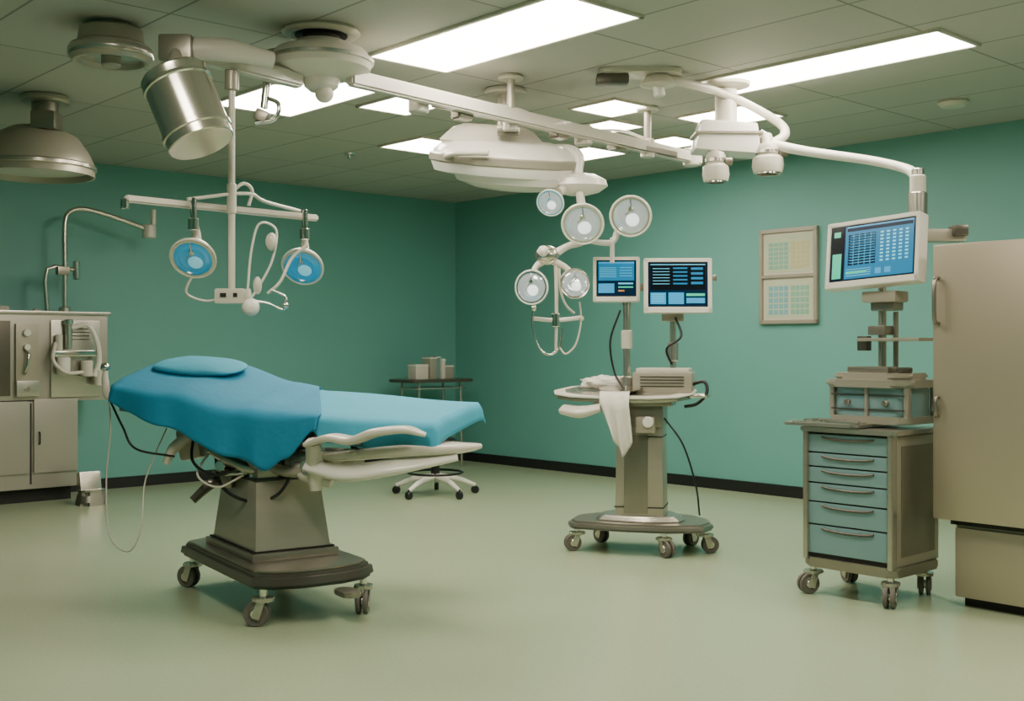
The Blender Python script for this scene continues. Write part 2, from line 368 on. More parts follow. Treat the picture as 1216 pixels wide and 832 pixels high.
g.box('gear_box',(.24,-.24,.74),(.18,.14,.09),steel,.012)
g.box('gear_box_2',(.42,-.25,.75),(.22,.14,.08),ivoryD,.012)
g.box('gear_box_3',(-.15,-.2,.82),(.26,.14,.07),steelD,.012)
g.tube('leg_board_upper',[(.36,-.47,.84),(.48,-.48,.875),(.6,-.48,.865),(.72,-.48,.905),(.86,-.46,.92),(.95,-.43,.895)],[.05,.07,.075,.08,.065,.03],ivory,flat=.28,wdir=(0,1,0),seg=20)
g.tube('leg_board_lower',[(.3,-.3,.77),(.5,-.32,.78),(.8,-.3,.81),(1.02,-.24,.82),(1.12,-.16,.825)],[.06,.12,.15,.13,.06],ivory,flat=.22,wdir=(0,1,0),seg=20)
g.tube('leg_board_rim',[(.32,-.42,.73),(.55,-.45,.705),(.8,-.43,.74),(1.08,-.34,.785)],[.03,.05,.045,.02],white,flat=.5,seg=16)
g.tube('leg_board_post',[(.36,-.38,.61),(.36,-.4,.74),(.38,-.46,.85)],[.035,.045,.04],ivory)
g.tube('leg_board_post_2',[(.5,-.3,.74),(.5,-.2,.86)],[.02,.02],steel,n=1)
g.tube('leg_board_post_3',[(.84,-.3,.8),(.8,-.12,.88)],[.02,.02],steel,n=1)
g.tube('armrest_post',[(.6,-.46,.86),(.6,-.25,.82)],[.018,.018],steel,n=1)
g.tube('head_clamp',[(-.86,-.1,1.05),(-.98,-.16,1.04),(-1.0,-.17,1.12),(-1.0,-.17,1.2)],[.02,.022,.02,.012],ivory)
g.ball('head_clamp_knob',(-1.0,-.17,1.2),.025,chrome)
g.tube('drip_line',[(-1.0,-.17,1.12),(-.93,-.22,.9),(-.9,-.3,.6),(-.82,-.38,.33),(-.68,-.42,.26),(-.62,-.4,.38),(-.66,-.3,.62),(-.6,-.2,.88)],.004,ivory)
g.tube('drip_line_2',[(-.98,-.17,1.04),(-.8,-.3,.89),(-.7,-.33,.78),(-.5,-.28,.74)],.006,black)

# ---------------- monitor tower ----------------
g=G('patient_monitor_cart',(.84,7.42,0),math.radians(-14))
out=[(-.47,-.12),(-.42,-.22),(-.1,-.28),(.2,-.28),(.42,-.2),(.47,-.05),(.44,.1),(.3,.28),(-.3,.28),(-.46,.1)]
g.prism('base_deck',out,.15,.2,steelD,.015,inset=.04)
g.prism('base_deck_top',[(x*.62,y*.7) for x,y in out],.2,.235,steel,.01,inset=.12)
for k,(x,y) in enumerate(((-.40,-.13),(.17,-.23),(.41,-.02),(-.28,.2),(.28,.2))):
    caster(g,str(k),x,y,.054,.16,yaw=[3.6,-.8,.3,2.4,1][k])
g.box('column',(0,0,.53),(.31,.26,.62),steelB,.012,taper=(.94,.92))
g.box('column_front_panel',(-.02,-.128,.5),(.15,.012,.5),steelD,.004,(-.02,0,0))
g.boxes('column_seam',[((0,0,.29),(.318,.268,.006)),((0,0,.74),(.30,.25,.006))],dark)
g.box('column_head',(0,-.01,.87),(.31,.28,.14),steelD,.02)
g.box('valve_block',(.05,-.18,.82),(.12,.08,.1),ivoryD,.012)
g.cyl('gauge',(.07,-.24,.84),(.07,-.2,.84),.035,white)
g.cyl('gauge_knob',(-.07,-.2,.86),(-.07,-.14,.86),.03,chrome)
g.box('tray_support',(-.04,0,.965),(.5,.3,.06),steelD,.01)
TT=Matrix.Translation((-.07,0,1.01))@Matrix.Rotation(math.radians(7),4,'X')
tr_o=[(-.5,.0),(-.47,-.12),(-.36,-.21),(-.15,-.26),(.15,-.26),(.32,-.2),(.40,-.08),(.41,.08),(.36,.2),(.2,.27),(-.2,.27),(-.42,.17)]
g.prism('tray',tr_o,-.02,.005,steel,.008,mt=TT)
g.prism('tray_rim',[(x*1.02,y*1.02) for x,y in tr_o],.005,.017,white,.004,mt=TT)
g.prism('tray_well',[(x*.86-.005,y*.84) for x,y in tr_o],.017,.023,satin,.002,mt=TT)
g.lathe('instrument_bowl',[(0,0),(.09,0),(.13,.02),(.14,.03),(.12,.03),(0,.02)],chrome,(-.05,-.1,.022),mt=TT)
g.boxes('instruments',[((-.28,-.05+.035*k,.027),(.14,.008,.006)) for k in range(3)],chrome,mt=TT)
g.box('control_unit',(.14,.06,1.085),(.38,.28,.13),ivoryD,.015)
g.box('control_unit_lid',(.14,.06,1.16),(.34,.25,.03),ivory,.01)
g.boxes('control_unit_slots',[((.14,-.083,1.06+.02*k),(.28,.004,.005)) for k in range(4)],dark)
g.tube('towel_roll',[(-.49,-.16,.91),(-.35,-.26,.90),(-.22,-.28,.93)],[.035,.045,.03],ivory,flat=.6,seg=14)
bm=bmesh.new(); rows=[]
for i in range(19):
    s_=i/18; row=[]
    for j in range(15):
        t=j/14; x=-.25+.20*t*(1-.35*s_)+.10*s_; zz=1.02-s_*(.40-.25*abs(t-.6)); y=-.29-.018*math.sin(t*14)*(.3+s_)-.015*s_
        if i<4: y=-.12-.17*i/4; zz=1.03
        row.append(bm.verts.new((x,y,zz)))
    rows.append(row)
for a,b in zip(rows,rows[1:]):
    for i in range(14): bm.faces.new((a[i],a[i+1],b[i+1],b[i]))
o=g.add('towel',bm,towel,80); sd=o.modifiers.new('s','SOLIDIFY'); sd.thickness=.008
bm=bmesh.new(); bmesh.ops.create_uvsphere(bm,u_segments=40,v_segments=24,radius=1)
for v in bm.verts:
    n_=1+.35*noise.noise(v.co*2.2)+.2*noise.noise(v.co*5); v.co=Vector((v.co.x*.15*n_,v.co.y*.11*n_,v.co.z*.05*n_))
g.add('crumpled_cloth',bm,towel,80,Matrix.Translation((-.25,.08,1.07)))
g.tube('pole_1',[(-.1,.02,1.02),(-.1,.02,1.62)],.024,satin,n=1,seg=16)
g.tube('pole_2',[(.2,.02,1.14),(.2,.02,1.6)],.02,satin,n=1,seg=16)
g.cyl('pole_collar_1',(-.1,.02,1.3),(-.1,.02,1.42),.036,ivory); g.cyl('pole_collar_2',(.2,.02,1.22),(.2,.02,1.34),.034,steel)
g.cyl('pole_collar_3',(-.1,.02,1.02),(-.1,.02,1.12),.04,steel); g.box('bracket_2',(.2,.02,1.5),(.14,.06,.05),ivoryD)
g.tube('cable_1',[(-.14,.0,1.55),(-.2,-.03,1.35),(-.17,-.05,1.15),(-.1,-.1,1.04)],.007,black)
g.tube('cable_2',[(.22,-.02,1.5),(.26,-.06,1.38),(.17,-.07,1.3),(.2,-.06,1.2)],.008,black)
g.tube('cable_3',[(.3,0,1.06),(.4,-.02,1.09),(.42,-.04,1.02),(.36,-.05,.95),(.28,-.04,.93)],.011,black)
g.tube('cable_4',[(.16,-.12,.86),(.28,-.16,.7),(.36,-.16,.45),(.38,-.1,.25)],.006,black)
g.tube('side_handle',[(.3,.1,1.0),(.42,.08,1.0),(.42,-.08,1.0),(.32,-.1,1.0)],.011,chrome)
rows=lambda x0,x1,y0,y1,n,fr=.5:[(x0,y0+(y1-y0)*i/n,x1,y0+(y1-y0)*(i+fr)/n) for i in range(n)]
cells=lambda x0,x1,y0,y1,nx,ny,fr=.75:[(x0+(x1-x0)*i/nx,y0+(y1-y0)*j/ny,x0+(x1-x0)*(i+fr)/nx,y0+(y1-y0)*(j+fr)/ny) for i in range(nx) for j in range(ny)]
ML=Matrix.Translation((-.16,-.04,1.745))@Matrix.Rotation(math.radians(10),4,'Z')@Matrix.Rotation(math.radians(-4),4,'X')
screen(g,'left',.3,.29,ML,white,[(scrM,[(.05,.06,.95,.56)]),(scrB,[(.05,.04,.95,.09),(.05,.64,.45,.9)]),(scrC,rows(.08,.5,.2,.5,6,.2)+[(.55,.62,.92,.66)]+rows(.58,.9,.2,.5,4,.12)),(scrG,[(.55,.72,.92,.76)]),(scrO,[(.55,.82,.7,.86)])])
MR=Matrix.Translation((.235,-.05,1.70))@Matrix.Rotation(math.radians(12),4,'Z')@Matrix.Rotation(math.radians(-3),4,'X')
screen(g,'right',.43,.35,MR,white,[(scrK,[(.04,.05,.96,.62)]),(scrB,[(.04,.68,.3,.94),(.34,.68,.6,.94)]),(scrC,rows(.08,.36,.14,.55,6,.16)+rows(.06,.27,.72,.92,4,.2)+[(.04,.05,.96,.065)]),(scrG,[(.64,.7,.95,.76)]),(scrM,rows(.42,.66,.12,.55,5,.4)+rows(.72,.92,.12,.55,4,.5)),(scrB,[(.64,.8,.95,.92)])],bz=.026)
g.cyl('monitor_knob',(.455,-.02,1.75),(.48,-.02,1.75),.02,steelD)
g.tube('monitor_yoke',[(-.1,.04,1.58),(-.13,.06,1.7)],[.03,.03],steelD,n=1); g.tube('monitor_yoke_2',[(.2,.04,1.56),(.23,.06,1.68)],[.03,.03],steelD,n=1)
g.box('monitor_link',(.03,.06,1.7),(.3,.03,.05),steelD)

# ---------------- drawer cart ----------------
c=RM(3.03,7.15); g=G('instrument_cart',c,TR)
g.box('cart_body',(0,.01,.53),(.52,.44,.66),steelB,.01)
hs=[.1,.075,.085,.1,.12,.155]; z=.855; 
for k,h in enumerate(hs):
    z-=h; g.box('drawer_%d'%k,(-.005,-.215,z+h/2),(.455,.03,h-.008),tealD,.006)
    g.tube('drawer_pull_%d'%k,[(-.15,-.234,z+h-.018),(-.1,-.236,z+h-.026),(0,-.236,z+h-.03),(.1,-.236,z+h-.026),(.15,-.234,z+h-.018)],.006,gun)
g.boxes('drawer_shadow_gap',[((-.005,-.212,.53),(.462,.016,.66))],dark)
g.boxes('front_frame',[((-.245,-.22,.53),(.03,.05,.68)),((.245,-.22,.53),(.03,.05,.68))],steel,.004)
g.boxes('side_panel_recess',[((.262,.01,.53),(.004,.34,.56))],steelD)
g.prism('cart_plinth',rrect(.54,.48,.05),.15,.2,steelD,.01)
for k,(x,y) in enumerate(((-.23,-.19),(.22,-.19),(-.23,.19),(.2,.19))): caster(g,str(k),x,y,.055,.155,yaw=[4.2,-1.2,2.6,2][k])
g.prism('work_top',rrect(.56,.52,.03),.865,.89,steel,.006)
g.prism('side_tray',rrect(.44,.44,.03,cx=-.15,cy=-.06),.895,.912,steel,.006)
g.prism('side_tray_lip',rrect(.38,.38,.03,cx=-.15,cy=-.06),.912,.918,satin,.002)
g.boxes('tray_items',[((-.28+.05*k,-.12,.922),(.012,.16,.01)) for k in range(5)]+[((-.05,-.2,.923),(.2,.02,.012))],chrome,.002)
g.prism('device_base',rrect(.46,.34,.06,cx=.03,cy=.06),.912,.95,steelB,.006)
g.prism('device_glass',rrect(.43,.3,.07,cx=.03,cy=.06),.95,1.10,glassT,.004)
g.boxes('device_posts',[((-.185,-.07,1.02),(.03,.03,.16)),((.03,-.095,1.02),(.02,.02,.16)),((.245,-.07,1.02),(.03,.03,.16)),((-.185,.2,1.02),(.03,.03,.16)),((.245,.2,1.02),(.03,.03,.16))],steelB,.004)
g.boxes('device_rails',[((.03,-.094,.985),(.42,.006,.008)),((.03,-.094,1.06),(.42,.006,.008))],gun)
g.cyl('device_latch',(-.08,-.115,1.02),(-.08,-.09,1.02),.016,steelD); g.cyl('device_latch_2',(.14,-.115,1.02),(.14,-.09,1.02),.016,steelD)
g.prism('device_lid',rrect(.50,.38,.09,cx=.02,cy=.06),1.10,1.14,steelB,.012)
g.prism('device_lid_top',rrect(.44,.32,.09,cx=.02,cy=.06),1.14,1.175,ivoryD,.012)
g.box('device_handle',(.0,.02,1.19),(.24,.12,.035),steelD,.012); g.cyl('device_dial',(.18,.02,1.175),(.18,.02,1.205),.04,gun)
g.cyl('device_canister',(-.16,-.02,.95),(-.16,-.02,1.08),.05,glassT)
g.tube('rear_pole',[(-.05,.2,.9),(-.05,.2,1.66)],.022,steel,n=1,seg=14)
g.tube('rear_pole_2',[(.03,.2,.9),(.03,.2,1.5)],.014,steelD,n=1,seg=14)
g.box('shelf',(.08,.12,1.35),(.36,.2,.018),steelB,.004); g.box('shelf_bracket',(-.03,.15,1.40),(.1,.1,.05),steelD,.008)
g.box('shelf_clip',(-.1,.1,1.33),(.06,.05,.08),gun,.008)
g.box('monitor_foot',(-.0,.14,1.58),(.2,.14,.06),ivoryD,.012); g.box('monitor_foot_base',(.0,.16,1.53),(.14,.1,.05),steelD,.01)
MM=Matrix.Translation((-.03,.1,1.815))@Matrix.Rotation(math.radians(-3),4,'Y')@Matrix.Rotation(math.radians(-10),4,'X')
screen(g,'main',.55,.37,MM,white,[(scrK,[(.02,.03,.16,.97)]),(scrM,[(.18,.03,.98,.97)]),(scrN,[(.2,.06,.97,.12)]+cells(.22,.56,.18,.74,5,11,.8)),(scrC,cells(.6,.96,.18,.74,5,9,.5)+rows(.24,.54,.2,.74,11,.10)+rows(.2,.5,.8,.95,4,.2)),(scrG,[(.04,.1,.12,.2),(.03,.5,.14,.95),(.2,.84,.45,.88)]),(scrB,[(.55,.82,.62,.92),(.66,.82,.73,.92),(.2,.03,.98,.05)])],depth=.08,bz=.024)

# ---------------- tall cabinet ----------------
g=G('storage_cabinet',RM(2.66,7.875),TR)
g.box('cabinet_body_upper',(0,.02,1.135),(.78,.66,1.40),paintC,.012)
g.box('cabinet_door',(0,-.345,1.135),(.77,.03,1.39),paintC,.012)
g.box('cabinet_body_lower',(.05,.02,.24),(.70,.6,.38),paintC,.01)
g.box('lower_drawer_front',(.05,-.29,.225),(.69,.03,.35),paintC,.01)
g.box('toe_kick',(.05,.02,.03),(.64,.54,.06),dark,.004)
g.box('gap_strip',(.03,0,.427),(.7,.6,.03),dark,0)
g.tube('door_handle',[(-.355,-.36,1.66),(-.355,-.4,1.64),(-.355,-.4,1.45),(-.355,-.36,1.43)],.011,steelD,n=3)
g.tube('door_handle_low',[(-.355,-.36,1.06),(-.355,-.385,1.05),(-.355,-.385,.97),(-.355,-.36,.96)],.009,steelD,n=3)
g.box('door_latch',(-.37,-.365,1.0),(.03,.02,.03),steelD,.004)

# ---------------- wall poster ----------------
g=G('framed_wall_chart',RM(.0,4.59,1.93),TR)
g.boxes('frame',[((-.28,-.02,0),(.035,.04,.82)),((.28,-.02,0),(.035,.04,.82)),((0,-.02,.4),(.595,.04,.035)),((0,-.02,-.4),(.595,.04,.035)),((0,-.02,.0),(.56,.04,.03))],ivoryD,.004)
g.box('backing',(0,-.008,0),(.57,.014,.8),ivory,0)
g.boxes('sheet',[((0,-.017,.2),(.49,.004,.33)),((0,-.017,-.2),(.49,.004,.33))],paper)
def cellsP(x0,x1,z0,z1,nx,nz,f,off): return [((x0+(x1-x0)*(i+.5)/nx,off,z0+(z1-z0)*(j+.5)/nz),((x1-x0)/nx*f,.002,(z1-z0)/nz*f)) for i in range(nx) for j in range(nz)]
g.boxes('chart_cells_green',cellsP(-.21,.0,.06,.3,4,6,.8,-.02)+cellsP(.02,.21,-.34,-.08,4,5,.8,-.02),pGreen)
g.boxes('chart_cells_yellow',cellsP(.02,.21,.06,.3,4,6,.8,-.02),pYel)
g.boxes('chart_cells_blue',cellsP(-.21,.0,-.34,-.08,4,5,.8,-.02),pBlu)

# ---------------- left-wall service cabinet ----------------
g=G('anesthesia_cabinet',RM(5.1,.29),TL)
yf=-.26
g.box('upper_body',(0,0,1.22),(1.42,.5,.74),paintT,.012)
g.box('upper_top',(0,0,1.6),(1.46,.54,.03),steel,.008)
g.box('lower_body',(-.13,0,.49),(1.14,.5,.74),paintT,.01)
g.box('toe_kick',(-.13,.04,.06),(1.1,.4,.12),dark,0)
def pf(px,py,y=yf): return g.ry(px,py,y)
def panel(name,x0,y0,x1,y1,m,t=.02,y=yf):
    a=pf(x0,y0,y); b=pf(x1,y1,y)
    return g.box(name,((a.x+b.x)/2,y-t/2+.01,(a.z+b.z)/2),(abs(b.x-a.x),t,abs(a.z-b.z)),m,.006)
panel('panel_left',-20,380,12,470,gun); panel('panel_gauges',18,384,45,455,ivoryD,.03); panel('panel_flow',60,380,118,470,steel,.025)
panel('panel_gauges_base',18,452,45,470,steel,.05)
panel('door_left',-20,478,34,562,paintT); panel('door_right',40,474,92,558,paintT)
g.boxes('seams',[((pf(37,500).x,yf+.008,.5),(.012,.006,.68)),((-.13,yf+.008,.86),(1.12,.006,.012))],dark)
for k,(x,y,r) in enumerate(((30,395,.03),(30,412,.026),(30,462,.022))):
    p=pf(x,y); g.cyl('gauge_%d'%k,(p.x,yf-.06,p.z),(p.x,yf,p.z),r,white if k<2 else chrome)
p=pf(28,430); g.tube('gauge_handle',[(p.x,yf-.02,p.z+.1),(p.x+.02,yf-.06,p.z+.06),(p.x,yf-.06,p.z-.06),(p.x,yf-.02,p.z-.1)],.014,chrome)
p=pf(85,400)
g.cyl('flow_meter',(p.x-.05,yf-.06,p.z-.1),(p.x-.05,yf-.06,p.z+.1),.03,satin); g.cyl('flow_cap',(p.x-.05,yf-.06,p.z+.1),(p.x-.05,yf-.06,p.z+.15),.04,chrome)
g.cyl('flow_meter_2',(p.x-.13,yf-.06,p.z-.12),(p.x-.13,yf-.06,p.z+.02),.03,ivory)
g.box('manifold',(p.x,yf-.05,p.z-.14),(.36,.1,.05),chrome,.01)
g.cyl('vaporizer',(p.x-.1,yf-.08,p.z-.32),(p.x-.1,yf-.08,p.z-.17),.055,white); g.cyl('vaporizer_2',(p.x+.1,yf-.08,p.z-.34),(p.x+.1,yf-.08,p.z-.2),.05,ivory)
g.tube('breathing_hose',[(p.x-.02,yf-.06,p.z+.08),(p.x+.1,yf-.1,p.z+.1),(p.x+.17,yf-.12,p.z-.03),(p.x+.2,yf-.1,p.z-.2),(p.x+.16,yf-.1,p.z-.34)],.022,white)
g.tube('breathing_hose_2',[(p.x-.16,yf-.06,p.z-.05),(p.x-.2,yf-.12,p.z-.2),(p.x-.1,yf-.14,p.z-.3),(p.x+.05,yf-.12,p.z-.3)],.016,ivory)
g.cyl('bottle',(p.x+.2,yf-.09,p.z-.42),(p.x+.2,yf-.09,p.z-.28),.04,ivory)
g.boxes('flow_panel_lines',[((p.x+.05,yf-.018,p.z-.02+.03*k),(.2,.004,.006)) for k in range(5)],dark)
p=pf(46,520); g.tube('door_pull',[(p.x,yf-.01,p.z+.05),(p.x,yf-.03,p.z+.04),(p.x,yf-.03,p.z-.04),(p.x,yf-.01,p.z-.05)],.006,dark,n=3)
p=pf(8,372); g.boxes('top_switches',[((p.x,-.1,1.63),(.12,.1,.05)),((p.x+.3,-.1,1.62),(.06,.06,.03))],steelD,.006)
a=pf(77,372,-.1); 
g.tube('swan_neck_pipe',[(a.x,-.1,1.6),(a.x,-.1,2.0),(a.x,-.1,2.38),(a.x+.05,-.1,2.49),(a.x+.18,-.11,2.52),(a.x+.45,-.14,2.46),(a.x+.72,-.16,2.38)],.022,satin)
g.tube('swan_neck_brace',[(a.x-.15,-.1,1.6),(a.x-.15,-.1,1.98),(a.x+.12,-.1,1.98)],.018,satin,n=3)
g.cyl('swan_neck_valve',(a.x+.1,-.1,1.9),(a.x+.1,-.1,2.06),.03,chrome)
g.box('swan_neck_clamp',(a.x-.02,-.1,1.97),(.1,.07,.07),steelD)
g.cyl('swan_neck_head',(a.x+.74,-.16,2.3),(a.x+.74,-.16,2.42),.06,ivory); g.cyl('swan_neck_tip',(a.x+.78,-.16,2.42),(a.x+.78,-.16,2.56),.025,ivory)
g.cyl('swan_neck_foot',(a.x,-.1,1.6),(a.x,-.1,1.66),.05,steel)

g=G('foot_pump',RM(4.7,.95),TL)
g.prism('housing',rrect(.24,.22,.06),0,.11,steelD,.03,inset=.2)
g.box('stand',(0,.05,.17),(.18,.08,.2),steel,.02,(-.2,0,0)); g.prism('pedal',rrect(.2,.18,.05),.11,.13,steel,.01)

# ---------------- side table with jars ----------------
g=G('side_table',RM(.77,.52),TL)
g.prism('table_top',rrect(.86,.5,.08),.93,.965,gun,.01)
g.prism('table_shelf',rrect(.7,.4,.06),.86,.875,steel,.004)
for k,(x,y) in enumerate(((-.3,-.16),(.3,-.16),(-.3,.16),(.3,.16))): g.tube('leg_%d'%k,[(x*.95,y*.95,.94),(x,y,.0)],.015,steel,n=1)
g=G('supply_boxes',RM(.75,.52,.965),TL)
for k,(x,w,h,m_) in enumerate(((-.2,.17,.16,ivory),(-.06,.09,.24,ivoryD),(.02,.06,.25,glassT),(.08,.05,.22,ivory),(.17,.13,.15,ivoryD))):
    g.box('box_%d'%k,(x,-.02*(k%2),h/2),(w,.14,h),m_,.008); g.box('box_lid_%d'%k,(x,-.02*(k%2),h-.015),(w+.008,.148,.012),white,.003)

# ---------------- stool ----------------
g=G('rolling_stool',(-.68,10.15,0))
for k in range(5):
    a=math.radians(72*k+20); x,y=math.cos(a),math.sin(a)
    g.tube('base_leg_%d'%k,[(0,0,.17),(x*.2,y*.2,.14),(x*.37,y*.37,.075)],[.03,.026,.018],white)
    g.cyl('caster_%d'%k,(x*.37-.02*y,y*.37+.02*x,.035),(x*.37+.02*y,y*.37-.02*x,.035),.035,black)
    g.cyl('caster_pin_%d'%k,(x*.37,y*.37,.03),(x*.37,y*.37,.085),.01,black)
g.cyl('gas_lift',(0,0,.15),(0,0,.44),.025,chrome); g.cyl('lift_cover',(0,0,.15),(0,0,.28),.038,black)
g.tube('foot_ring',[(.24*math.cos(math.radians(t)),.24*math.sin(math.radians(t)),.2) for t in range(0,361,30)],.011,black)
g.lathe('seat',[(0,.43),(.15,.43),(.19,.45),(.195,.48),(.17,.505),(0,.51)],black)

# ---------------- ceiling equipment ----------------
c=W(48,115,7.7); g=G('ceiling_dome_lamp',(c.x,7.7,CH))
g.cyl('ceiling_plate',(.03,0,-.05),(.03,0,0),.16,ivoryD); g.cyl('stem',(.03,0,-.3),(.03,0,-.03),.085,steelD)
g.lathe('shade',[(0,-.2),(.16,-.22),(.27,-.28),(.34,-.38),(.37,-.45),(.375,-.54),(.36,-.54),(.34,-.45),(.25,-.33),(0,-.27)],ivoryD,(-.03,0,0))
g.box('shade_side_box',(.1,-.14,-.2),(.16,.16,.12),steelD,.02); g.lathe('shade_rim',[(.372,-.46),(.385,-.47),(.385,-.49),(.372,-.5)],steel,(-.03,0,0))
g.lathe('diffuser',[(.345,-.5),(.2,-.52),(0,-.525)],ivory,(-.03,0,0))
c=W(132,30,6.0); g=G('ceiling_vent_drum',(c.x,6.0,CH))
g.lathe('drum',[(0,0),(.11,0),(.12,-.02),(.16,-.03),(.17,-.1),(.205,-.12),(.21,-.18),(.19,-.2),(.17,-.2),(.15,-.16),(0,-.16)],ivoryD)
g.lathe('drum_ring',[(.21,-.13),(.216,-.14),(.216,-.165),(.21,-.175)],steel)
g.cyl('cap',(0,0,-.16),(0,0,-.22),.05,ivoryD)
hp=Vector((-1.02,6.12)) 
g=G('ceiling_boom',(hp.x,hp.y,CH))
def L(p): return g.inv@Vector(p)
g.lathe('ceiling_rosette',[(0,0),(.2,0),(.21,-.015),(.19,-.03),(.16,-.032),(.14,-.02),(.09,-.02),(.08,-.035),(0,-.04)],ivory)
g.lathe('rosette_slot',[(.13,-.022),(.14,-.03),(.1,-.03)],dark)
g.lathe('hub_dish',[(0,-.05),(.13,-.06),(.15,-.09),(.24,-.11),(.275,-.16),(.26,-.21),(.18,-.245),(.1,-.26),(.09,-.3),(.06,-.325),(0,-.33)],ivory)
g.cyl('hub_core',(0,0,-.06),(0,0,-.02),.1,gun)
g.cyl('hub_side_drum',(-.2,-.03,-.28),(-.2,-.03,-.12),.1,ivoryD); g.ball('hub_nose',(.02,-.02,-.34),.05,ivory)
g.lathe('hub_band',[(.262,-.15),(.283,-.16),(.28,-.175),(.262,-.18)],steel)
ZR=2.72
A=Vector((-1.62,5.55,ZR+.03)); B=Vector((-.82,5.95,ZR)); Cc=Vector((1.39,8.5,ZR-.02))
Hh=Vector((hp.x,hp.y,ZR))
g.beam('boom_arm_left',L(A),L(Hh+Vector((-.1,-.05,0))),.075,.08,ivory,.012)
g.beam('boom_arm_right',L(Hh+Vector((.15,.0,0.03))),L(Cc),.07,.085,ivory,.012)
D=(Cc-Hh); dn_=D.normalized()
g.beam('boom_arm_channel',L(Hh+D*.22+Vector((.03,-.03,.0))),L(Hh+D*.9+Vector((.03,-.03,-.01))),.03,.04,steelD,.004)
for k,t in enumerate((.2,.42,.62,.82,.97)):
    p=Hh+D*t; g.cyl('boom_joint_%d'%k,L(p+Vector((0,0,-.06))),L(p+Vector((0,0,.07))),.05 if k%2 else .06,ivory)
for k,t in enumerate((.3,.55,.72)):
    p=Hh+D*t; g.beam('boom_sleeve_%d'%k,L(p-dn_*.06),L(p+dn_*.06),.085,.1,ivoryD,.01)
for k,t in enumerate((.42,.82)):
    p=Hh+D*t; g.cyl('boom_hanger_%d'%k,L(p+Vector((0,0,.05))),L((p.x,p.y,CH)),.025,ivoryD); g.cyl('boom_hanger_plate_%d'%k,L((p.x,p.y,CH-.03)),L((p.x,p.y,CH)),.08,ivory)
g.tube('boom_cable',[L(Hh+D*t+Vector((0,0,.06+.03*math.sin(t*19)))) for t in (.05,.12,.2,.28,.35,.43,.5,.58,.65,.73,.8,.9,.95)],.010,white)
g.box('boom_end_block',L(A),(.16,.12,.13),steelD,.02)
g.tube('boom_coupler',[L(A),L(A+Vector((.2,.08,.02))),L(A+Vector((.42,.2,.0)))],[.05,.06,.04],ivory)
g.cyl('boom_pendant',L(Hh+Vector((-.28,-.12,-.16))),L(Hh+Vector((-.26,-.12,.02))),.02,chrome)
g.box('boom_pendant_clip',L(Hh+Vector((-.29,-.12,-.2))),(.07,.07,.06),steelD,.012,(0,.4,0))
g.tube('boom_pendant_hook',[L(Hh+Vector((-.28,-.12,-.1))),L(Hh+Vector((-.2,-.14,-.14))),L(Hh+Vector((-.22,-.14,-.22))),L(Hh+Vector((-.32,-.14,-.24)))],.012,chrome)
ta=W(206,88,5.42); tb=W(243,180,5.36)
g.lathe('drum_lamp_shell',[(0,-.01),(.10,-.01),(.150,.0),(.162,.015),(.158,.04),(.158,.30),(.165,.305),(.165,.325),(.158,.33),(.156,.37),(.15,.375),(.12,.372),(0,.372)],satin,L(ta),(tb-ta),seg=40)
g.lathe('drum_lamp_band',[(.159,.05),(.166,.055),(.166,.07),(.159,.075)],chrome,L(ta),(tb-ta),seg=40)
g.lathe('drum_lamp_cap',[(0,-.05),(.05,-.05),(.07,-.01),(0,-.005)],ivoryD,L(ta),(tb-ta))
g.tube('drum_lamp_yoke',[L(A),L((A+ta)/2+Vector((0,0,.02))),L(ta)],[.035,.03,.03],ivoryD)

# hanging twin lamp
rp=Vector((-1.41,5.76,ZR)); g=G('pendant_examination_light',(rp.x,rp.y,0))
zb=2.01
g.cyl('drop_rod',(0,0,zb-.45),(0,0,ZR-.03),.017,ivory); g.cyl('rod_collar',(0,0,zb-.03),(0,0,zb+.12),.024,ivory)
g.cyl('rod_top_collar',(0,0,ZR-.12),(0,0,ZR-.02),.035,ivoryD)
eL=g.inv@Vector((-1.825,5.40,zb)); eR=g.inv@Vector((-1.06,6.22,zb))
g.beam('cross_bar',eL,eR,.04,.035,ivory,.008)
ax=(eR-eL).normalized()
g.tube('cross_strut_1',[ax*-.25+Vector((0,0,zb+.02)),ax*-.1+Vector((0,0,zb+.05)),Vector((0,0,zb+.07)),ax*.12+Vector((0,0,zb+.08)),ax*.2+Vector((0,0,zb+.05)),ax*.42+Vector((0,0,zb+.02))],.009,ivory)
g.tube('cross_hook',[Vector((0,0,zb+.08)),ax*.07+Vector((0,0,zb+.13)),ax*.12+Vector((0,0,zb+.1)),ax*.1+Vector((0,0,zb+.02))],.009,ivory)
g.cyl('bar_end_knuckle',(eL.x,eL.y,zb-.05),(eL.x,eL.y,zb+.0),.02,chrome)
pL=g.w(230,305,5.6); pR=g.w(360,315,6.1)
bl=ax*((pL.x*ax.x+pL.y*ax.y)); br_=ax*((pR.x*ax.x+pR.y*ax.y))
for nm,p,b_ in (('left',pL,bl),('right',pR,br_)):
    top=Vector((b_.x,b_.y,zb)); 
    g.cyl('lamp_drop_'+nm,(top.x,top.y,zb-.1),(top.x,top.y,zb+.03),.016,chrome); g.cyl('lamp_swivel_'+nm,(top.x,top.y,zb-.13),(top.x,top.y,zb-.07),.026,chrome)
    g.tube('lamp_neck_'+nm,[(top.x,top.y,zb-.1),(p.x,p.y+.05,p.z+.14),(p.x,p.y+.05,p.z+.05)],[.014,.016,.03],ivory)
    surg(g,nm,p,((.0 if nm=='left' else -.1),-1,-.75),.112,lensB,lensBi)
bx=Vector((0,0,1.565)); g.box('control_box',bx,(.15,.1,.075),ivory,.01); g.boxes('control_box_ports',[((-.03,-.052,1.57),(.03,.006,.02)),((.03,-.052,1.57),(.02,.006,.02))],dark)
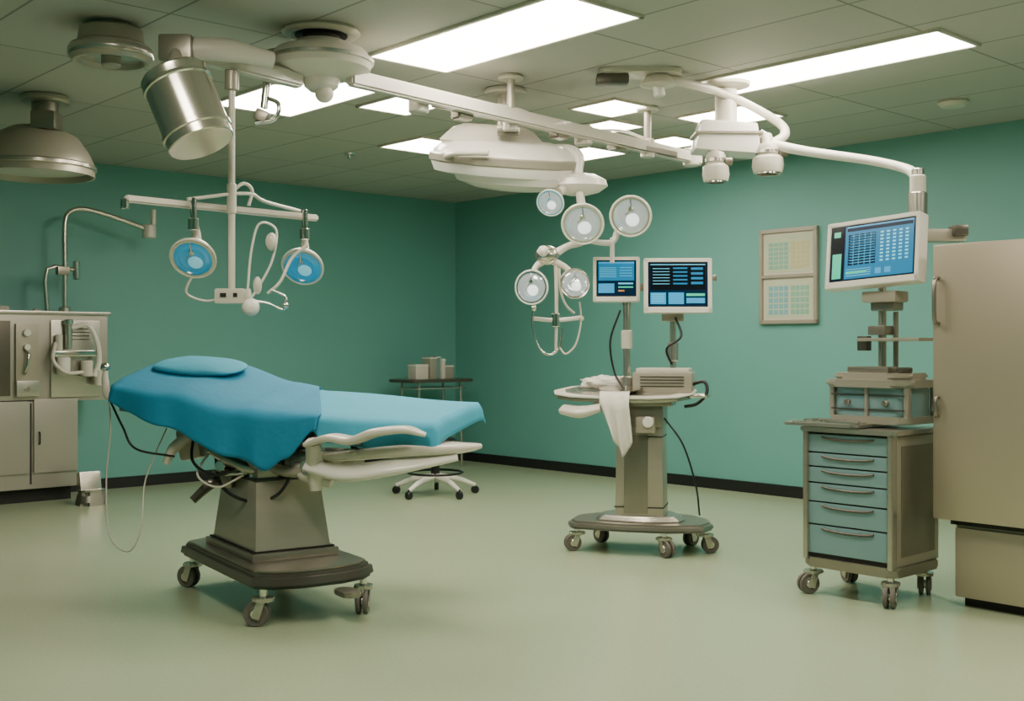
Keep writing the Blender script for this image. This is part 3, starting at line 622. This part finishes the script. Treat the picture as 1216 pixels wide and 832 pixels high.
g.ball('globe_bulb',(.1,-.02,1.51),.045,white); g.cyl('globe_neck',(.09,-.02,1.54),(.08,-.02,1.6),.02,ivory)
g.tube('cable_loop_1',[(.08,0,1.6),(.1,0,1.8),(.14,0,1.93),(.22,.02,1.9),(.2,.02,1.75),(.14,0,1.62),(.1,0,1.56)],.006,white)
g.tube('cable_loop_2',[(.18,0,1.58),(.24,.02,1.64),(.29,.06,1.76),(.36,.1,1.83)],.008,ivory)
g.tube('cable_loop_3',[(-.16,-.1,1.68),(-.2,-.1,1.58),(-.12,-.05,1.54),(-.04,0,1.56)],.006,ivory)
g.tube('cable_loop_4',[(.04,0,1.55),(.18,0,1.53),(.26,.0,1.5),(.27,.0,1.56),(.2,0,1.6)],.007,chrome)
g.ball('hand_grip',(.2,0,1.84),.03,ivory,(1,1,1.5)); g.ball('hand_grip_2',(.13,0,1.62),.022,ivory,(1,1,2)); g.ball('cable_tip',(.27,0,1.52),.018,chrome)

# big surgical light
c=W(600,190,7.5); g=G('surgical_ceiling_light',(c.x,c.y,0))
zc=c.z
g.cyl('ceiling_plate',(0,0,CH-.04),(0,0,CH),.14,ivory); g.cyl('stem',(0,0,zc+.1),(0,0,CH-.02),.05,ivoryD)
Tt=Matrix.Translation((0,0,zc))@Euler((math.radians(12),math.radians(4),0)).to_matrix().to_4x4()
g.lathe('upper_shell',[(0,.22),(.2,.22),(.27,.19),(.33,.13),(.35,.11),(.33,.08),(0,.07)],ivory,mt=Tt@Matrix.Translation((-.09,0,0)),sc=(1,.8),seg=9,roll=.2)
g.lathe('mid_shell',[(0,.12),(.30,.13),(.40,.11),(.47,.05),(.49,-.02),(.46,-.09),(.42,-.10),(.4,-.07),(0,-.05)],white,mt=Tt,sc=(1,.85),seg=11,roll=.1)
g.lathe('mid_band',[(.486,.03),(.50,.02),(.498,-.02),(.488,-.03)],ivoryD,mt=Tt,sc=(1,.85),seg=11,roll=.1)
g.lathe('lower_dish',[(0,-.04),(.36,-.06),(.4,-.09),(.37,-.14),(.25,-.18),(.12,-.195),(0,-.195)],white,mt=Tt@Matrix.Translation((.06,-.03,0)),sc=(1,.8),seg=40)
g.box('top_handle',(.02,-.32,zc+.13),(.14,.08,.05),steelD,.012); g.tube('side_grip',[(-.4,-.2,zc-.02),(-.3,-.38,zc-.02),(-.1,-.44,zc-.03)],.018,ivory)

# lamp cluster on articulated arm, bolted through the big light's rim
c=W(686,190,7.45); g=G('multi_head_surgical_lamp',(c.x,c.y,0)); d=7.3
w=lambda px,py,dd=7.3: g.w(px,py,dd)
h=w(686,212,7.4); g.tube('swivel_arm',[w(640,180,7.5),w(672,178,7.45),w(686,186,7.42),h+Vector((0,0,.05)),h],[.04,.04,.04,.035,.04],white)
g.lathe('arm_hub',[(0,.06),(.1,.055),(.16,.02),(.17,-.02),(.12,-.06),(.05,-.08),(0,-.08)],white,h+Vector((0,0,-.03)),sc=(1.15,.8))
surg(g,'a',w(654,240,7.25),(-.3,-1,-.5),.088,lensW,lensWi,white)
g.tube('neck_a',[h,w(664,228,7.3)],[.03,.03],ivory,n=1)
surg(g,'b',w(692,265,7.1),(-.1,-1,-.4),.13,lensW,lensWi,white); surg(g,'c',w(749,256,7.2),(-.15,-1,-.3),.13,lensW,lensWi,white)
g.tube('neck_b',[h,w(690,240,7.3),w(692,258,7.2)],[.03,.028,.04],ivory)
g.tube('arm_c',[w(694,285,7.25),w(725,288,7.3),w(735,272,7.3),w(746,262,7.27)],[.018,.02,.022,.04],white)
g.tube('arm_c_drop',[w(727,282,7.3),w(727,312,7.3)],[.016,.016],white,n=1)
g.tube('arm_down',[w(696,270,7.25),w(692,286,7.3),w(675,292,7.3),w(655,303,7.3)],[.03,.024,.022,.028],white)
g.ball('elbow',w(650,303),.07,satin,(1.1,.8,.9)); g.ball('elbow_cap',w(645,298,7.24),.035,white)
surg(g,'d',w(632,341,7.15),(-.35,-1,-.05),.108,lensW,lensWi,white); surg(g,'e',w(682,337,7.2),(.15,-1,.1),.095,lensW,lensWi,steel)
g.tube('arm_d',[w(648,308),w(636,318),w(634,335,7.25)],[.025,.02,.03],ivory); g.tube('arm_e',[w(652,308),w(672,318),w(680,332,7.3)],[.025,.02,.03],ivory)
g.tube('centre_rod',[w(660,310),w(661,360),w(660,418)],[.014,.012,.009],ivory)
g.tube('handle_bar',[w(634,378),w(660,380),w(690,377)],.014,white); g.cyl('handle_knob',w(660,372),w(660,388),.028,chrome)
g.tube('cable_loop_1',[w(634,360),w(632,385),w(640,412),w(652,421),w(664,412),w(668,390)],.007,chrome)
g.tube('cable_loop_2',[w(688,358),w(690,380),w(684,408),w(672,420),w(664,412)],.006,ivory)
g.tube('cable_loop_3',[w(664,318),w(666,345),w(672,362),w(682,372)],.008,ivory)
g.ball('loop_knob_1',w(634,366),.018,chrome); g.ball('loop_knob_2',w(690,378),.018,ivory)

# right ceiling pendant with spots and long arm
d=7.3; c=W(862,165,d); g=G('ceiling_pendant_boom',(c.x,c.y,0)); w=lambda px,py,dd=7.3: g.w(px,py,dd)
g.cyl('mount_column',(0,0,2.7),(0,0,CH),.07,ivory); g.lathe('mount_plate',[(0,0),(.16,0),(.15,-.03),(.08,-.05),(0,-.05)],ivory,(0,0,CH))
p=w(862,165); g.box('pendant_body',(p.x,p.y,p.z),(.42,.26,.2),white,.03,(0,math.radians(4),0),taper=(.85,.85))
g.box('pendant_band',(p.x,p.y,p.z+.02),(.425,.265,.018),ivoryD,.004)
g.tube('pendant_neck',[w(900,160),w(912,170),w(913,182)],[.045,.05,.04],white)
for nm,x,y,r in (('left',850,200,.085),('right',912,190,.1)):
    q=w(x,y,7.2)
    g.lathe('spot_body_'+nm,[(0,.1),(r*.6,.1),(r*.75,.07),(r*.7,.03),(r*.95,.01),(r,-.04),(r*.9,-.08),(r*.75,-.085),(r*.6,-.06),(0,-.055)],ivory,q)
    g.lathe('spot_band_'+nm,[(r*.73,.035),(r*.8,.04),(r*.8,.06),(r*.74,.065)],steel,q)
    g.lathe('spot_ring_'+nm,[(r*.8,-.06),(r*.8,-.09),(r*.65,-.09),(r*.65,-.06)],chrome,q); g.tube('spot_neck_'+nm,[q+Vector((0,0,.08)),q+Vector((0,.04,.16))],.035,ivory,n=1)
    g.cyl('spot_bolt_'+nm,q+Vector((r*.6,-.03,.04)),q+Vector((r*1.15,-.03,.04)),.025,steelD)
g.tube('long_arm',[w(918,172,7.2),w(960,180,7.05),w(1030,190,6.8),w(1068,198,6.65),w(1084,205,6.55),w(1090,220,6.5)],[.035,.03,.028,.028,.03,.034],white)
g.cyl('arm_drop',w(1090,208,6.5),w(1090,282,6.5),.045,ivory); g.cyl('arm_drop_sleeve',w(1090,228,6.5),w(1090,262,6.5),.052,steel)
g.cyl('arm_top_cap',w(1090,200,6.5),w(1090,212,6.5),.035,steel)
g.box('arm_bracket',w(1108,280,6.5),(.34,.12,.07),ivoryD,.012); g.box('arm_bracket_knob',w(1138,274,6.45),(.08,.1,.06),gun,.01)
g.tube('arm_to_monitor',[w(1092,284,6.5),w(1075,295,6.5),w(1060,305,6.5)],[.025,.03,.025],steelD)
g.tube('curved_arm',[w(786,92,7.0),w(812,98,7.05),w(850,108,7.2),w(890,125,7.3),w(925,146,7.35),w(932,160,7.3),w(915,172,7.25)],[.03,.028,.026,.026,.028,.03,.03],ivory)
g=G('ceiling_track_head',(*W(760,95,7.0).xy,CH))
g.prism('track_plate',rrect(.5,.22,.06),-.03,0,ivory,.008); g.box('track_motor',(-.17,0,-.06),(.2,.13,.06),gun,.02)
g.lathe('track_cone',[(0,-.02),(.06,-.02),(.1,-.07),(.11,-.09),(.08,-.1),(0,-.1)],ivory,(.11,0,0)); g.cyl('track_tip',(.11,0,-.09),(.12,0,-.16),.035,white)
g=G('smoke_detector',(*W(1132,120,7.87).xy,CH)); g.lathe('body',[(0,0),(.1,0),(.105,-.015),(.08,-.04),(.04,-.045),(0,-.045)],ivory)
for x,y in ((415,182),(650,225),(245,152)):
    dd=1.69*F/(412-y); g=G('sprinkler_head',(*W(x,y,dd).xy,CH)); g.lathe('rose',[(0,0),(.05,0),(.045,-.012),(.015,-.015),(.012,-.04),(.025,-.042),(.025,-.046),(0,-.046)],chrome)

# ---------------- camera, world ----------------
cam=bpy.data.cameras.new('camera'); co=bpy.data.objects.new('camera',cam); COL.objects.link(co)
co.location=(0,0,H0); co.rotation_euler=(math.pi/2,0,0); cam.sensor_width=36; cam.lens=F/1216*36; cam.shift_y=-4/1216; cam.clip_start=.05
S.camera=co
wd=bpy.data.worlds.new('world'); S.world=wd; wd.use_nodes=True; wd.node_tree.nodes['Background'].inputs[0].default_value=(.8,.85,.8,1); wd.node_tree.nodes['Background'].inputs[1].default_value=.3
